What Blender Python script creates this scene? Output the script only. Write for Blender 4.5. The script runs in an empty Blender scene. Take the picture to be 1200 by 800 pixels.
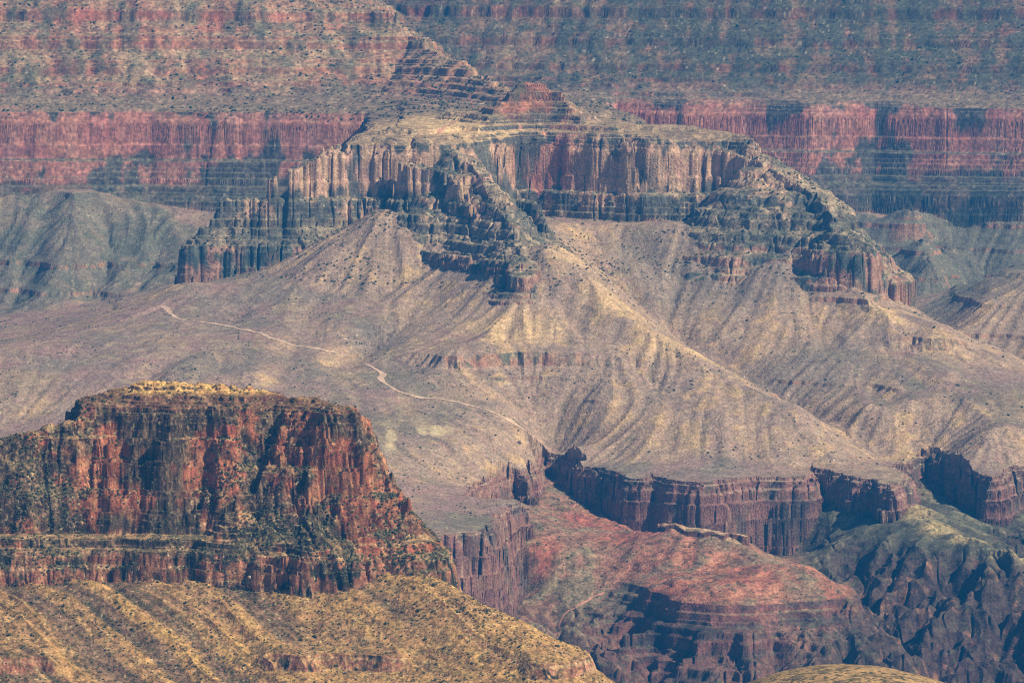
import bpy, math, random, time
import numpy as np
T0 = time.time()
R = math.radians
scene = bpy.context.scene
col = scene.collection

# ------------------------------------------------------------------ camera
CAMZ = 1350.0
FPX = 5709.0                       # focal length in pixels of a 1200 px wide frame
PITCH = R(6.36)
cd = bpy.data.cameras.new('camera')
cam = bpy.data.objects.new('camera', cd)
col.objects.link(cam)
cam.location = (0, 0, CAMZ)
cam.rotation_euler = (R(90) - PITCH, 0, 0)
cd.sensor_width = 36.0
cd.lens = 36.0 * FPX / 1200.0
cd.clip_start = 1.0
cd.clip_end = 40000.0
scene.camera = cam

# ------------------------------------------------------------------ light
SUN_EL, SUN_AZ = 40.0, 117.0       # azimuth clockwise from the view direction (+y)
world = bpy.data.worlds.new('World')
scene.world = world
world.use_nodes = True
wn = world.node_tree
bg = wn.nodes['Background']
sky = wn.nodes.new('ShaderNodeTexSky')
sky.sky_type = 'NISHITA'
sky.sun_disc = False
sky.sun_elevation = R(SUN_EL)
sky.sun_rotation = R(SUN_AZ)
sky.altitude = 2000
wn.links.new(sky.outputs[0], bg.inputs[0])
bg.inputs[1].default_value = 0.05
sd = bpy.data.lights.new('sun', 'SUN')
sun = bpy.data.objects.new('sun', sd)
col.objects.link(sun)
sd.energy = 5.0
sd.angle = R(0.6)
sd.color = (1.0, 0.85, 0.62)
az, el = R(SUN_AZ), R(SUN_EL)
sdir = np.array([math.sin(az) * math.cos(el), math.cos(az) * math.cos(el), math.sin(el)])
from mathutils import Vector
sun.rotation_euler = Vector(tuple(sdir)).to_track_quat('Z', 'Y').to_euler()
sun.location = (3000, 3000, 6000)

scene.view_settings.view_transform = 'Standard'
scene.view_settings.look = 'None'
scene.view_settings.gamma = 1.0
scene.view_settings.use_curve_mapping = False
scene.view_settings.exposure = 0.70
scene.render.engine = 'CYCLES'
scene.cycles.max_bounces = 4
scene.cycles.diffuse_bounces = 2
scene.cycles.volume_bounces = 0
scene.cycles.use_denoising = False
scene.render.filter_size = 1.1
scene.cycles.filter_width = 1.1

# ------------------------------------------------------------------ numeric helpers
rng = np.random.default_rng(7)
TAB = rng.random((256, 256)).astype(np.float32)
TAB3 = rng.random((64, 64, 64)).astype(np.float32)

def vn(x, y, sx=0.0, sy=0.0):
    """value noise 2D, 0..1"""
    x = np.asarray(x) + sx; y = np.asarray(y) + sy
    xi = np.floor(x); yi = np.floor(y)
    fx = (x - xi).astype(np.float32); fy = (y - yi).astype(np.float32)
    xi = xi.astype(np.int32) & 255; yi = yi.astype(np.int32) & 255
    x1 = (xi + 1) & 255; y1 = (yi + 1) & 255
    fx = fx * fx * (3 - 2 * fx); fy = fy * fy * (3 - 2 * fy)
    a = TAB[xi, yi]; b = TAB[x1, yi]; c = TAB[xi, y1]; d = TAB[x1, y1]
    return (a + (b - a) * fx) * (1 - fy) + (c + (d - c) * fx) * fy

def fbm(x, y, lam, octs=4, seed=0.0, gain=0.5):
    s = 0; a = 1; t = 0
    ca, sa = 0.8, 0.6
    for i in range(octs):
        s = s + a * vn(x / lam, y / lam, 13.7 * i + seed * 7.31, 5.1 * i + seed * 3.17)
        t += a; a *= gain; lam *= 0.5
        x, y = x * ca - y * sa, x * sa + y * ca
    return s / t * 2 - 1

def ridged(x, y, lam, octs=3, seed=0.0):
    s = 0; a = 1; t = 0
    for i in range(octs):
        n = 1 - np.abs(2 * vn(x / lam, y / lam, 9.7 * i + seed * 5.3, 3.3 * i + seed * 2.9) - 1) * 1.0
        s = s + a * n; t += a; a *= 0.5; lam *= 0.5
        x, y = x * 0.8 - y * 0.6, x * 0.6 + y * 0.8
    return s / t * 2 - 1

def vn3(x, y, z):
    xi = np.floor(x); yi = np.floor(y); zi = np.floor(z)
    fx = (x - xi).astype(np.float32); fy = (y - yi).astype(np.float32); fz = (z - zi).astype(np.float32)
    xi = xi.astype(np.int32) & 63; yi = yi.astype(np.int32) & 63; zi = zi.astype(np.int32) & 63
    x1 = (xi + 1) & 63; y1 = (yi + 1) & 63; z1 = (zi + 1) & 63
    fx = fx * fx * (3 - 2 * fx); fy = fy * fy * (3 - 2 * fy); fz = fz * fz * (3 - 2 * fz)
    def L(a, b, f): return a + (b - a) * f
    return L(L(L(TAB3[xi, yi, zi], TAB3[x1, yi, zi], fx), L(TAB3[xi, y1, zi], TAB3[x1, y1, zi], fx), fy),
             L(L(TAB3[xi, yi, z1], TAB3[x1, yi, z1], fx), L(TAB3[xi, y1, z1], TAB3[x1, y1, z1], fx), fy), fz)

def fbm3(x, y, z, lx, lz, octs=3, seed=0.0):
    s = 0; a = 1; t = 0
    for i in range(octs):
        s = s + a * vn3(x / lx + seed * 3.7 + i * 11.3, y / lx + seed * 1.9, z / lz + seed * 5.5 + i * 2.2)
        t += a; a *= 0.55; lx *= 0.5; lz *= 0.5
    return s / t * 2 - 1

def sst(a, b, x):
    t = np.clip((x - a) / (b - a), 0, 1)
    return t * t * (3 - 2 * t)

def blur(A, s, axis=None):
    if s < 0.3: return A
    r = int(3 * s + 1)
    k = np.exp(-0.5 * (np.arange(-r, r + 1) / s) ** 2); k /= k.sum()
    out = A.astype(np.float64)
    for ax in ((0, 1) if axis is None else (axis,)):
        P = np.pad(out, [(r, r) if i == ax else (0, 0) for i in range(2)], mode='edge')
        n = out.shape[ax]; acc = 0
        for i, w in enumerate(k):
            acc = acc + w * (P[i:i + n] if ax == 0 else P[:, i:i + n])
        out = acc
    return out

CP, SP = math.cos(PITCH), math.sin(PITCH)
def ray(px, py):
    r = (px - 600.0) / FPX; u = -(py - 400.0) / FPX
    return np.array([r, CP + u * SP, -SP + u * CP])
def PZ(px, py, z):                 # the place where the line of sight reaches elevation z
    d = ray(px, py); t = (z - CAMZ) / d[2]
    return (d[0] * t, d[1] * t, z)
def PD(px, py, D):                 # ... or reaches distance D
    d = ray(px, py); t = D / d[1]
    return (d[0] * t, D, CAMZ + d[2] * t)
def LD(*pts): return [PD(*p) for p in pts]
def LZ(*pts): return [PZ(*p) for p in pts]

def densify(pl, step):
    out = []
    for a, b in zip(pl[:-1], pl[1:]):
        a = np.array(a, float); b = np.array(b, float)
        n = max(1, int(np.hypot(*(b - a)[:2]) / step))
        for i in range(n): out.append(a + (b - a) * i / n)
    out.append(np.array(pl[-1], float))
    return np.array(out)

class Grid:
    def __init__(s, x0, x1, y0, y1, h):
        s.x0, s.y0, s.h = x0, y0, h
        s.nx = int((x1 - x0) / h) + 1; s.ny = int((y1 - y0) / h) + 1
        s.X, s.Y = np.meshgrid(x0 + np.arange(s.nx) * h, y0 + np.arange(s.ny) * h, indexing='ij')
    def samp(s, A, x, y):
        gx = np.clip((x - s.x0) / s.h, 0, s.nx - 1.001); gy = np.clip((y - s.y0) / s.h, 0, s.ny - 1.001)
        i = gx.astype(np.int32); j = gy.astype(np.int32); fx = gx - i; fy = gy - j
        return (A[i, j] * (1 - fx) + A[i + 1, j] * fx) * (1 - fy) + (A[i, j + 1] * (1 - fx) + A[i + 1, j + 1] * fx) * fy

def rbf(G, lines, step=60.0, sub=2):
    P = np.concatenate([densify(l, step) if len(l) > 1 else np.array(l, float) for l in lines])
    # drop near duplicates
    keep = []
    for i, p in enumerate(P):
        if all((p[0] - P[j][0]) ** 2 + (p[1] - P[j][1]) ** 2 > 15 ** 2 for j in keep): keep.append(i)
    P = P[keep]
    n = len(P)
    d = np.hypot(P[:, None, 0] - P[None, :, 0], P[:, None, 1] - P[None, :, 1])
    s = 1000.0
    A = np.zeros((n + 3, n + 3)); A[:n, :n] = -(d / s) - np.eye(n) * 0.004
    Q = np.stack([np.ones(n), P[:, 0] / s, (P[:, 1] - 7000) / s], 1)
    A[:n, n:] = Q; A[n:, :n] = Q.T
    w = np.linalg.solve(A, np.concatenate([P[:, 2], [0, 0, 0]]))
    X = G.X[::sub, ::sub]; Y = G.Y[::sub, ::sub]
    Z = w[n] + w[n + 1] * X / s + w[n + 2] * (Y - 7000) / s
    for i in range(n): Z = Z - w[i] * np.hypot(X - P[i, 0], Y - P[i, 1]) / s
    g2 = Grid(G.x0, G.x0 + (X.shape[0] - 1) * G.h * sub, G.y0, G.y0 + (X.shape[1] - 1) * G.h * sub, G.h * sub)
    return g2.samp(blur(Z, 1.2), G.X, G.Y)

def cone(G, lines, sub=1, step=12.0, k=1.0):
    """max over skeleton points of value - distance"""
    X = G.X[::sub, ::sub].astype(np.float32); Y = G.Y[::sub, ::sub].astype(np.float32)
    out = np.full(X.shape, -1e9, np.float32)
    for l in lines:
        l = [tuple(p) + ((0.0,) if len(p) == 3 else ()) for p in l]
        for p in densify(l, step) if len(l) > 1 else np.array(l):
            out = np.maximum(out, p[2] - k * np.maximum(np.hypot(X - p[0], Y - p[1]) - p[3], 0))
    return out

def polydist(G, poly):
    """signed distance, positive inside"""
    X, Y = G.X.astype(np.float32), G.Y.astype(np.float32)
    best = np.full(X.shape, 1e12, np.float32); ins = np.zeros(X.shape, bool)
    n = len(poly)
    for i in range(n):
        ax, ay = poly[i][:2]; bx, by = poly[(i + 1) % n][:2]
        dx, dy = bx - ax, by - ay
        t = np.clip(((X - ax) * dx + (Y - ay) * dy) / (dx * dx + dy * dy + 1e-9), 0, 1)
        best = np.minimum(best, (X - ax - t * dx) ** 2 + (Y - ay - t * dy) ** 2)
        if abs(dy) > 1e-9:
            c = ((ay > Y) != (by > Y)) & (X < dx * (Y - ay) / dy + ax)
            ins ^= c
    return np.where(ins, 1, -1) * np.sqrt(best)

def lic(G, Z, noise, steps=14, ds=1.0):
    """noise smeared along the fall line: gullies and talus streaks"""
    gx, gy = np.gradient(blur(Z, 2.0), G.h)
    m = np.hypot(gx, gy) + 1e-6
    gx /= m; gy /= m
    acc = noise.copy(); wt = 1.0
    for sgn in (1, -1):
        x, y = G.X.copy(), G.Y.copy()
        for i in range(steps):
            ux = G.samp(gx, x, y); uy = G.samp(gy, x, y)
            x = x + sgn * ux * G.h * ds; y = y + sgn * uy * G.h * ds
            w = 1 - i / steps
            acc = acc + w * G.samp(noise, x, y); wt += w
    acc /= wt
    acc -= acc.mean(); acc /= acc.std() + 1e-9
    return acc

def blobs(x, y, items):
    """soft patches in plan: (x, y, radius x, radius y)"""
    m = 0.0
    for (cx, cy, rx, ry) in items:
        m = np.maximum(m, 1 - sst(0.4, 1.2, np.hypot((x - cx) / rx, (y - cy) / ry)))
    return m

# ------------------------------------------------------------------ strata: pseudo distance E -> elevation
def strat_table(seed, rows):
    r = np.random.default_rng(seed); E = []; Z = []
    for (e0, z0, e1, z1, kind) in rows:
        if kind == 0: E += [e0]; Z += [z0]
        else:
            # broken into small ledges: treads and risers
            n = max(2, int((z1 - z0) / kind)); f = np.sort(r.random(n - 1)) * 0.5 + np.linspace(0, 1, n + 1)[1:-1] * 0.5
            f = np.concatenate([[0], f, [1]])
            e, z = e0, z0
            for i in range(n):
                dz = (f[i + 1] - f[i]) * (z1 - z0); de = (f[i + 1] - f[i]) * (e1 - e0)
                tr = r.uniform(0.55, 0.8)
                E += [e]; Z += [z]
                e += de * (1 - tr); z += dz * 0.78
                E += [e]; Z += [z]
                e += de * tr; z += dz * 0.22
    last = rows[-1]
    E += [last[2]]; Z += [last[3]]
    return np.array(E), np.array(Z)

WALL_ROWS = [
    (-2000, -3200, 824, 470, 0), (824, 470, 838, 592, 0),
    (838, 592, 847, 640, 16), (847, 640, 882, 672, 8),
    (882, 672, 894, 714, 10), (894, 714, 899, 718, 0), (899, 718, 909, 788, 24), (908, 788, 914, 800, 6),
    (914, 800, 990, 822, 11), (990, 822, 1058, 856, 7), (1058, 856, 1062, 865, 0), (1062, 865, 1125, 901, 5),
    (1125, 901, 1129, 912, 0), (1129, 912, 1194, 951, 6), (1194, 951, 1200, 970, 0), (1200, 970, 1262, 1006, 7),
    (1262, 1006, 1268, 1026, 0), (1268, 1026, 1400, 1120, 8), (1400, 1120, 1420, 1230, 30), (1420, 1230, 1500, 1260, 0),
    (1500, 1260, 3000, 1290, 0)]
SE, SZ = strat_table(3, WALL_ROWS)
ERIM = 914.0
def Einv(z): return float(np.interp(z, SZ, SE))
def toE(l): return [(p[0], p[1], Einv(p[2])) + tuple(q) for p, q in ((p[:3], p[3:]) for p in l)]

# ------------------------------------------------------------------ main terrain fields
G = Grid(-1400, 1400, 5700, 10300, 4.5)
BIG = 1500
# plan outline of the red cliff rim
rim_wall = ([(-1700, 8600, 800), (-1000, 8615, 800), (-800, 8600, 800), (-640, 8612, 800), (-480, 8590, 800), (-330, 8580, 800), (-240, 8560, 800)]
            + [(-252, 8440, 800), (-243, 8280, 800)] + LZ((430, 156, 800), (402, 168, 800))
            + LD((378, 182, 7765), (420, 174, 7772), (470, 173, 7768), (520, 172, 7775), (545, 168, 7820), (575, 165, 7890),
             (610, 164, 7925), (640, 163, 7935), (668, 166, 7905), (700, 165, 7885), (725, 168, 7872), (760, 169, 7850), (800, 167, 7855), (850, 166, 7862), (884, 176, 7832))
            + [(392, 7870, 800), (350, 7990, 800), (240, 8040, 800), (215, 8200, 800)]
            + LZ((752, 141, 800), (720, 128, 800), (680, 118, 800)) + [(60, 8900, 800), (90, 9250, 770),
             (200, 9330, 770), (330, 9290, 770), (450, 9280, 770), (570, 9235, 770), (690, 9240, 770), (820, 9190, 770), (960, 9150, 770), (1200, 9080, 770)]
            + [(1900, 8900, 770), (1900, 12500, 770), (-1900, 12500, 770)])
sdW = polydist(G, rim_wall)
E_poly = np.where(sdW > 0, ERIM + np.minimum(sdW * 0.75, 68), ERIM + sdW)
sk = []
# supai ridge running down to the right, knob at its end
sk.append(toE(LD((330, -50, 9080), (440, 2, 8960), (464, 12, 8945))))
sk.append(toE(LD((472, 34, 8925), (500, 52, 8850), (545, 73, 8720), (600, 108, 8460), (640, 128, 8300))))
sk.append(toE(LZ((520, 132, 832), (590, 124, 846), (618, 98, 884), (630, 98, 884), (658, 121, 852), (700, 144, 825), (760, 163, 803))))
# walls behind
sk.append([(-1700, 9150, 1500), (-700, 9190, 1500), (-480, 9190, 1480)])
sk.append([(-60, 9900, 1500), (300, 9860, 1500), (900, 9780, 1500), (1800, 9600, 1500)])
Esup = np.minimum(cone(G, sk), ERIM + 4 + sdW * 2.2)
# benches below the rim
be = []
be.append([(p[0], p[1], 850) for p in LD((226, 292, 7720), (300, 292, 7710), (375, 295, 7700))])
be.append([PD(492, 302, 7610)[:2] + (852,), PD(545, 306, 7510)[:2] + (852,), PD(610, 318, 7400)[:2] + (852,), PD(640, 305, 7450)[:2] + (850,)])
be.append([PD(500, 257, 7680)[:2] + (874,), PD(540, 262, 7600)[:2] + (874,), PD(590, 268, 7530)[:2] + (872,)])
be.append([p[:2] + (874,) for p in LD((790, 255, 7800), (880, 258, 7775), (930, 258, 7740), (975, 262, 7670))])
be.append([PD(982, 262, 7640)[:2] + (868,), PD(996, 272, 7625)[:2] + (860,)])
E0 = np.maximum(np.maximum(E_poly, Esup), cone(G, be))
# crests lower than the rim: buttress, nose, left arm, right wing (own crest elevation over the same strata)
cr = [LD((505, 172, 7790), (420, 172, 7775), (380, 180, 7765), (348, 194, 7750), (342, 206, 7745)),
      LD((321, 209, 7745), (318, 213, 7745)),
      LD((342, 226, 7745), (300, 232, 7745), (266, 236, 7740), (258, 246, 7735), (240, 262, 7720), (226, 288, 7705)),
      LD((530, 172, 7780), (562, 193, 7740), (582, 225, 7640), (602, 262, 7530), (612, 296, 7440), (614, 316, 7395)),
      LD((608, 226, 7740), (622, 240, 7700), (638, 264, 7640)),
      LD((470, 200, 7740), (510, 215, 7725), (545, 240, 7660), (575, 275, 7560), (596, 305, 7460)),
      LD((850, 166, 7870), (900, 184, 7830), (935, 204, 7790), (965, 230, 7740), (985, 244, 7700), (990, 262, 7660)),
      LD((984, 268, 7640), (1000, 272, 7625), (1006, 284, 7615))]
Ecr = cone(G, [[(p[0], p[1], max(Einv(p[2] - 14), 858) + (26 if i_ in (6, 7) else 12)) for p in c_] for i_, c_ in enumerate(cr)])
Zcr = cone(G, cr, k=0.45)
Znose = np.maximum(cone(G, [LD((530, 174, 7770), (562, 194, 7735), (582, 226, 7640), (602, 262, 7530), (612, 296, 7440), (614, 312, 7400)),
                            LD((520, 205, 7740), (548, 232, 7690), (575, 266, 7590), (596, 300, 7480))], k=.95),
                   cone(G, [LD((888, 180, 7826), (905, 188, 7815), (935, 206, 7780), (965, 232, 7730), (985, 248, 7690))], k=.95))
# talus slopes, bowls and plateau
tl = []
def t(*pts): tl.append(LD(*pts))
t((250, 332, 7620), (215, 330, 7600), (190, 356, 7500), (130, 378, 7400), (60, 398, 7300), (0, 412, 7200), (-100, 430, 7100), (-250, 440, 7000))
t((210, 345, 7830), (160, 364, 7780), (100, 382, 7740), (0, 412, 7680), (-150, 430, 7600))
t((-150, 240, 8510), (0, 240, 8510), (40, 245, 8505)); t((-100, 294, 8400), (0, 294, 8400)); t((0, 359, 8250)); t((88, 224, 8500), (72, 290, 8350), (55, 350, 8200))
t((130, 262, 8460), (150, 300, 8370)); t((165, 340, 8180)); t((205, 262, 8440), (215, 290, 8350)); t((28, 300, 8370)); t((120, 350, 8200)); t((-100, 365, 8230))
t((300, 335, 7560), (360, 328, 7580)); t((400, 298, 7660), (435, 262, 7715), (480, 243, 7725)); t((455, 332, 7570)); t((500, 345, 7460))
t((330, 370, 7400), (250, 375, 7400)); t((420, 380, 7350)); t((430, 340, 7520)); t((520, 362, 7400)); t((612, 348, 7362))
t((610, 380, 7290), (610, 412, 7215)); t((600, 440, 7150)); t((600, 480, 7010)); t((600, 515, 6900))
t((700, 400, 7240)); t((760, 450, 7120)); t((540, 410, 7205)); t((470, 430, 7180)); t((440, 405, 7290)); t((560, 365, 7370)); t((670, 365, 7330))
t((645, 282, 7470), (700, 332, 7390), (760, 382, 7290), (850, 442, 7140), (940, 492, 7000))
t((665, 275, 7740), (700, 300, 7680), (745, 348, 7590), (800, 396, 7470), (870, 440, 7340), (950, 482, 7180), (1000, 510, 7070))
t((690, 262, 7810), (760, 264, 7775), (850, 266, 7750), (930, 268, 7715), (958, 274, 7690)); t((800, 330, 7650)); t((870, 380, 7490)); t((950, 360, 7540)); t((900, 300, 7710)); t((740, 300, 7740))
t((985, 332, 7590), (1005, 342, 7560), (1050, 374, 7460), (1105, 380, 7425)); t((1060, 405, 7400), (1108, 410, 7370), (1150, 440, 7270), (1200, 456, 7190), (1300, 480, 7100))
t((1000, 420, 7330)); t((1050, 470, 7120)); t((1150, 500, 6980)); t((1210, 525, 6940))
t((1030, 350, 7860), (1060, 392, 8080), (1110, 410, 7900), (1200, 445, 7650), (1330, 470, 7500)); t((1120, 385, 7960), (1200, 322, 8120), (1300, 280, 8250))
t((1000, 252, 9150), (1100, 252, 9150), (1200, 258, 9080), (1320, 262, 9020)); t((1000, 300, 9040), (1090, 300, 9040), (1190, 300, 8980)); t((1050, 345, 8920), (1120, 345, 8900), (1250, 330, 8860)); t((1060, 375, 8780), (1120, 378, 8700))
t((1070, 245, 9080), (1095, 300, 8900))
t((0, 500, 6900)); t((0, 450, 7050)); t((100, 420, 7170)); t((200, 430, 7080)); t((300, 440, 7050)); t((400, 480, 6950)); t((450, 445, 7090))
t((450, 540, 6700)); t((520, 585, 6570)); t((540, 520, 6800)); t((750, 500, 6980)); t((850, 530, 6900)); t((950, 530, 6900)); t((300, 500, 6800)); t((850, 490, 6990))
t((480, 500, 6870)); t((190, 400, 7240)); t((700, 460, 7080)); t((650, 500, 6960)); t((1000, 480, 7130)); t((920, 420, 7380))
rimT = ([(-1900, 6230, 400)] + LZ((-150, 628, 400), (200, 640, 400), (420, 640, 400), (510, 628, 400), (545, 626, 400), (572, 624, 400), (588, 604, 400), (602, 591, 400), (608, 590, 400),
        (606, 586, 400), (575, 584, 400), (553, 579, 400), (560, 571, 400), (577, 562, 400), (603, 554, 400), (618, 557, 400), (628, 545, 400), (636, 533, 400), (655, 537, 400), (672, 545, 400), (690, 550, 400),
        (720, 554, 400), (735, 560, 400), (752, 562, 400), (764, 557, 400), (785, 564, 400), (815, 566, 400), (850, 564, 400), (875, 561, 400), (905, 560, 400), (930, 562, 400), (944, 562, 400),
        (949, 556, 400), (950, 550, 400), (970, 553, 400), (1000, 561, 400), (1022, 564, 400), (1047, 573, 400), (1060, 566, 400), (1063, 556, 400), (1045, 546, 400), (1033, 541, 400), (1052, 541, 400), (1072, 541, 400),
        (1080, 532, 400), (1108, 537, 400), (1130, 549, 400), (1162, 561, 400), (1185, 551, 400), (1210, 548, 400), (1350, 555, 400))
        + [(1900, 6800, 400), (1900, 13000, 400), (-1900, 13000, 400)])
tl.append([(p[0], p[1], 401) for p in rimT[:-3]])
tl.append([(-1400, 10250, 640), (0, 10250, 640), (1400, 10250, 640)])
tl.append([(-1500, 5800, 400), (0, 5800, 390), (1500, 5800, 390)])
Tf = rbf(G, tl, step=70)
Tf = np.maximum(Tf, blur(cone(G, [[(p[0], p[1], p[2] - 4, 24.0) for p in LD((458, 240, 7748), (440, 275, 7690), (415, 320, 7600), (395, 350, 7520))]], k=.5), 2.0))
Tf = np.maximum(Tf, cone(G, [LD((222, 332, 7600), (190, 354, 7500), (130, 377, 7400), (60, 397, 7300), (0, 411, 7200), (-100, 429, 7100))], k=.42))
CARVE = [(-13, 26, LD((512, 352, 7470), (470, 380, 7370), (430, 415, 7270), (398, 442, 7190))),
         (-15, 30, LD((675, 280, 7750), (745, 348, 7590), (800, 396, 7470), (870, 440, 7340), (950, 482, 7180), (1010, 510, 7070), (1040, 530, 7000))),
         (8, 26, LD((640, 300, 7430), (700, 342, 7345), (760, 388, 7255), (850, 445, 7125), (930, 490, 7010))),
         (-7, 20, LD((655, 345, 7370), (690, 385, 7290), (740, 425, 7190), (800, 470, 7060))),
         (6, 22, LD((600, 350, 7365), (560, 400, 7240), (520, 450, 7110))), (-6, 18, LD((620, 352, 7360), (625, 400, 7240), (610, 450, 7110))),
         (-8, 24, LD((300, 340, 7550), (270, 390, 7330), (180, 440, 7060))), (7, 24, LD((350, 335, 7560), (330, 390, 7340), (290, 440, 7060))),
         (-7, 22, LD((380, 345, 7530), (350, 400, 7320), (330, 450, 7030))),
         (8, 22, LD((1000, 340, 7565), (1060, 400, 7390), (1120, 450, 7180), (1180, 500, 6990))), (-8, 26, LD((960, 330, 7620), (985, 400, 7390), (1060, 480, 7090))),
         (-9, 16, LD((60, 240, 8510), (40, 300, 8370), (20, 360, 8230))), (-9, 16, LD((110, 240, 8500), (130, 300, 8370), (110, 360, 8200))), (-8, 18, LD((180, 250, 8480), (190, 300, 8370), (160, 350, 8170)))]
for amp, wd, ln in CARVE:
    ds_ = -cone(G, [[(p[0], p[1], 0) for p in ln]], step=8)
    wob = fbm(G.X, G.Y, 110, 3, 81.)
    Tf = Tf + amp * (.8 + .6 * fbm(G.X, G.Y, 160, 2, 82.)) * np.exp(-(np.maximum(ds_ + 26 * wob * (ds_ < 90), 0) / wd) ** 2)
sdT = polydist(G, rimT)

# inner gorge: red spur, aprons, dark schist
ll = []
def l(*pts): ll.append(LD(*pts))
l((640, 562, 6975), (700, 601, 6840), (745, 629, 6660)); l((690, 622, 6700)); l((650, 600, 6780)); l((612, 598, 6690)); l((580, 590, 6740))
l((618, 645, 6490)); l((600, 705, 6470)); l((655, 690, 6420), (640, 660, 6470)); l((550, 705, 6225)); l((700, 760, 6225), (740, 802, 6110)); l((650, 740, 6310))
l((745, 600, 6900)); l((800, 640, 6830)); l((860, 650, 6810)); l((940, 662, 6730)); l((820, 660, 6700))
l((705, 682, 6440), (722, 725, 6340), (760, 792, 6200), (770, 900, 6000)); 
l((748, 629, 6640), (770, 624, 6560), (790, 617, 6520), (810, 623, 6505), (840, 629, 6490), (870, 634, 6480))
l((745, 668, 6440)); l((790, 663, 6428), (850, 664, 6420)); l((745, 696, 6265), (800, 696, 6250), (855, 692, 6240), (905, 683, 6262)); l((895, 664, 6360), (930, 664, 6360), (965, 668, 6352), (992, 690, 6285))
l((780, 681, 6330), (850, 679, 6325)); l((745, 750, 6228), (850, 745, 6185), (900, 735, 6200), (930, 735, 6225)); l((850, 800, 6100), (760, 800, 6120), (930, 790, 6120))
l((1000, 735, 6210), (1060, 785, 6110)); l((950, 645, 6640), (1000, 700, 6500), (1040, 760, 6380), (1085, 800, 6270)); l((1000, 620, 6660), (1045, 612, 6682)); l((960, 600, 6780))
l((1066, 586, 6750), (1090, 612, 6640), (1110, 628, 6600), (1140, 633, 6560), (1180, 660, 6500), (1200, 685, 6450), (1290, 720, 6380))
l((1060, 660, 6540)); l((1100, 700, 6440)); l((1150, 710, 6420)); l((1100, 760, 6345)); l((1150, 800, 6280)); l((1210, 770, 6330))
l((1110, 592, 6890)); l((1150, 582, 6970)); l((1200, 592, 6890)); l((1160, 628, 6700)); l((1210, 655, 6610)); l((1100, 560, 7010))
ll.append([(-1500, 5750, 60), (0, 5750, 60), (1500, 5750, 60)]); ll.append([(-1500, 6350, 260), (-600, 6350, 260)]); ll.append([(1400, 6600, 250)])
ll.append([(-1500, 8000, 330), (0, 8000, 330), (1500, 8000, 330)])
Lf = rbf(G, ll, step=50)
lcr = [LD((640, 560, 6980), (700, 600, 6840), (745, 628, 6660), (770, 623, 6560)),
       LD((776, 618, 6535), (790, 614, 6520), (812, 621, 6505), (840, 627, 6490), (870, 632, 6480)),
       LD((1066, 585, 6750), (1090, 611, 6640), (1110, 627, 6600), (1140, 631, 6560), (1180, 658, 6500), (1200, 684, 6450), (1290, 720, 6380))]
Lf = np.maximum(Lf, np.maximum(cone(G, [lcr[0]], k=.5), cone(G, lcr[2:], k=.62)))
Lf = np.maximum(Lf, cone(G, [[(p[0], p[1], p[2] - 22) for p in lcr[1]]], k=.6))
Kd = -cone(G, [[(p[0], p[1], 0) for p in lcr[1]]], step=6); Kz = cone(G, lcr[1:2], k=.08, step=6)

white = np.random.default_rng(11).standard_normal(G.X.shape)
licT = lic(G, Tf, blur(white, 0.8), 26)
licT2 = lic(G, Tf, blur(white[::-1], 3.2), 26)
licL = lic(G, Lf, blur(white[:, ::-1], 1.6), 16)
licC = lic(G, E0, blur(white[::-1, ::-1], 1.2), 10)
gx, gy = np.gradient(blur(Tf, 1.5), G.h); slT = np.hypot(gx, gy)
print('fields', round(time.time() - T0, 1))

DIPY0, DIPY1, DIP = 8750.0, 9200.0, -30.0
LR = np.random.default_rng(5)
LRE, LRZ = strat_table(9, [(-500, -500, 225, 225, 0), (225, 225, 268, 258, 9), (268, 258, 282, 286, 10), (282, 286, 294, 290, 0), (294, 290, 312, 318, 8), (312, 318, 324, 323, 0), (324, 323, 345, 345, 0), (345, 345, 800, 800, 0)])
TPE, TPZ = np.array([-400, -60, -29, -24, -20, -15, -13, -10, -6, -5, -1.5, 2, 5, 6, 9, 400]), np.array([-2600, 120, 262, 300, 310, 346, 349, 370, 373, 382, 386, 396, 399, 405, 412, 2600.])

def ledge(z, z0, h, w, m):
    """a small cliff: the slope just above z0 flattened, a drop of h below it"""
    s = np.clip((z - (z0 - h)) / w, 0, 1)
    a = z0 - h + (z - (z0 - h)) * 0.0
    up = (z >= z0 - h) & (z < z0 - h + w)
    zz = np.where(up, z0 - h + (h + 0.0) * np.clip((z - (z0 - h)) / (0.18 * w), 0, 1) + np.clip((z - (z0 - h) - 0.18 * w) / (0.82 * w), 0, 1) * (w - h), z)
    return z + (zz - z) * m

def fiss(x, y, lam, seed, lo=.80):
    """narrow vertical cracks in a cliff"""
    a = 1 - np.abs(2 * vn(x / lam, y / lam, seed * 3.1, seed * 1.7) - 1)
    return sst(lo, 1.0, a)
def step(z, P, A, w=0.0):
    """horizontal bedding on a slope"""
    return z + A * np.sin(2 * math.pi * (z + w) / P)

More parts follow.
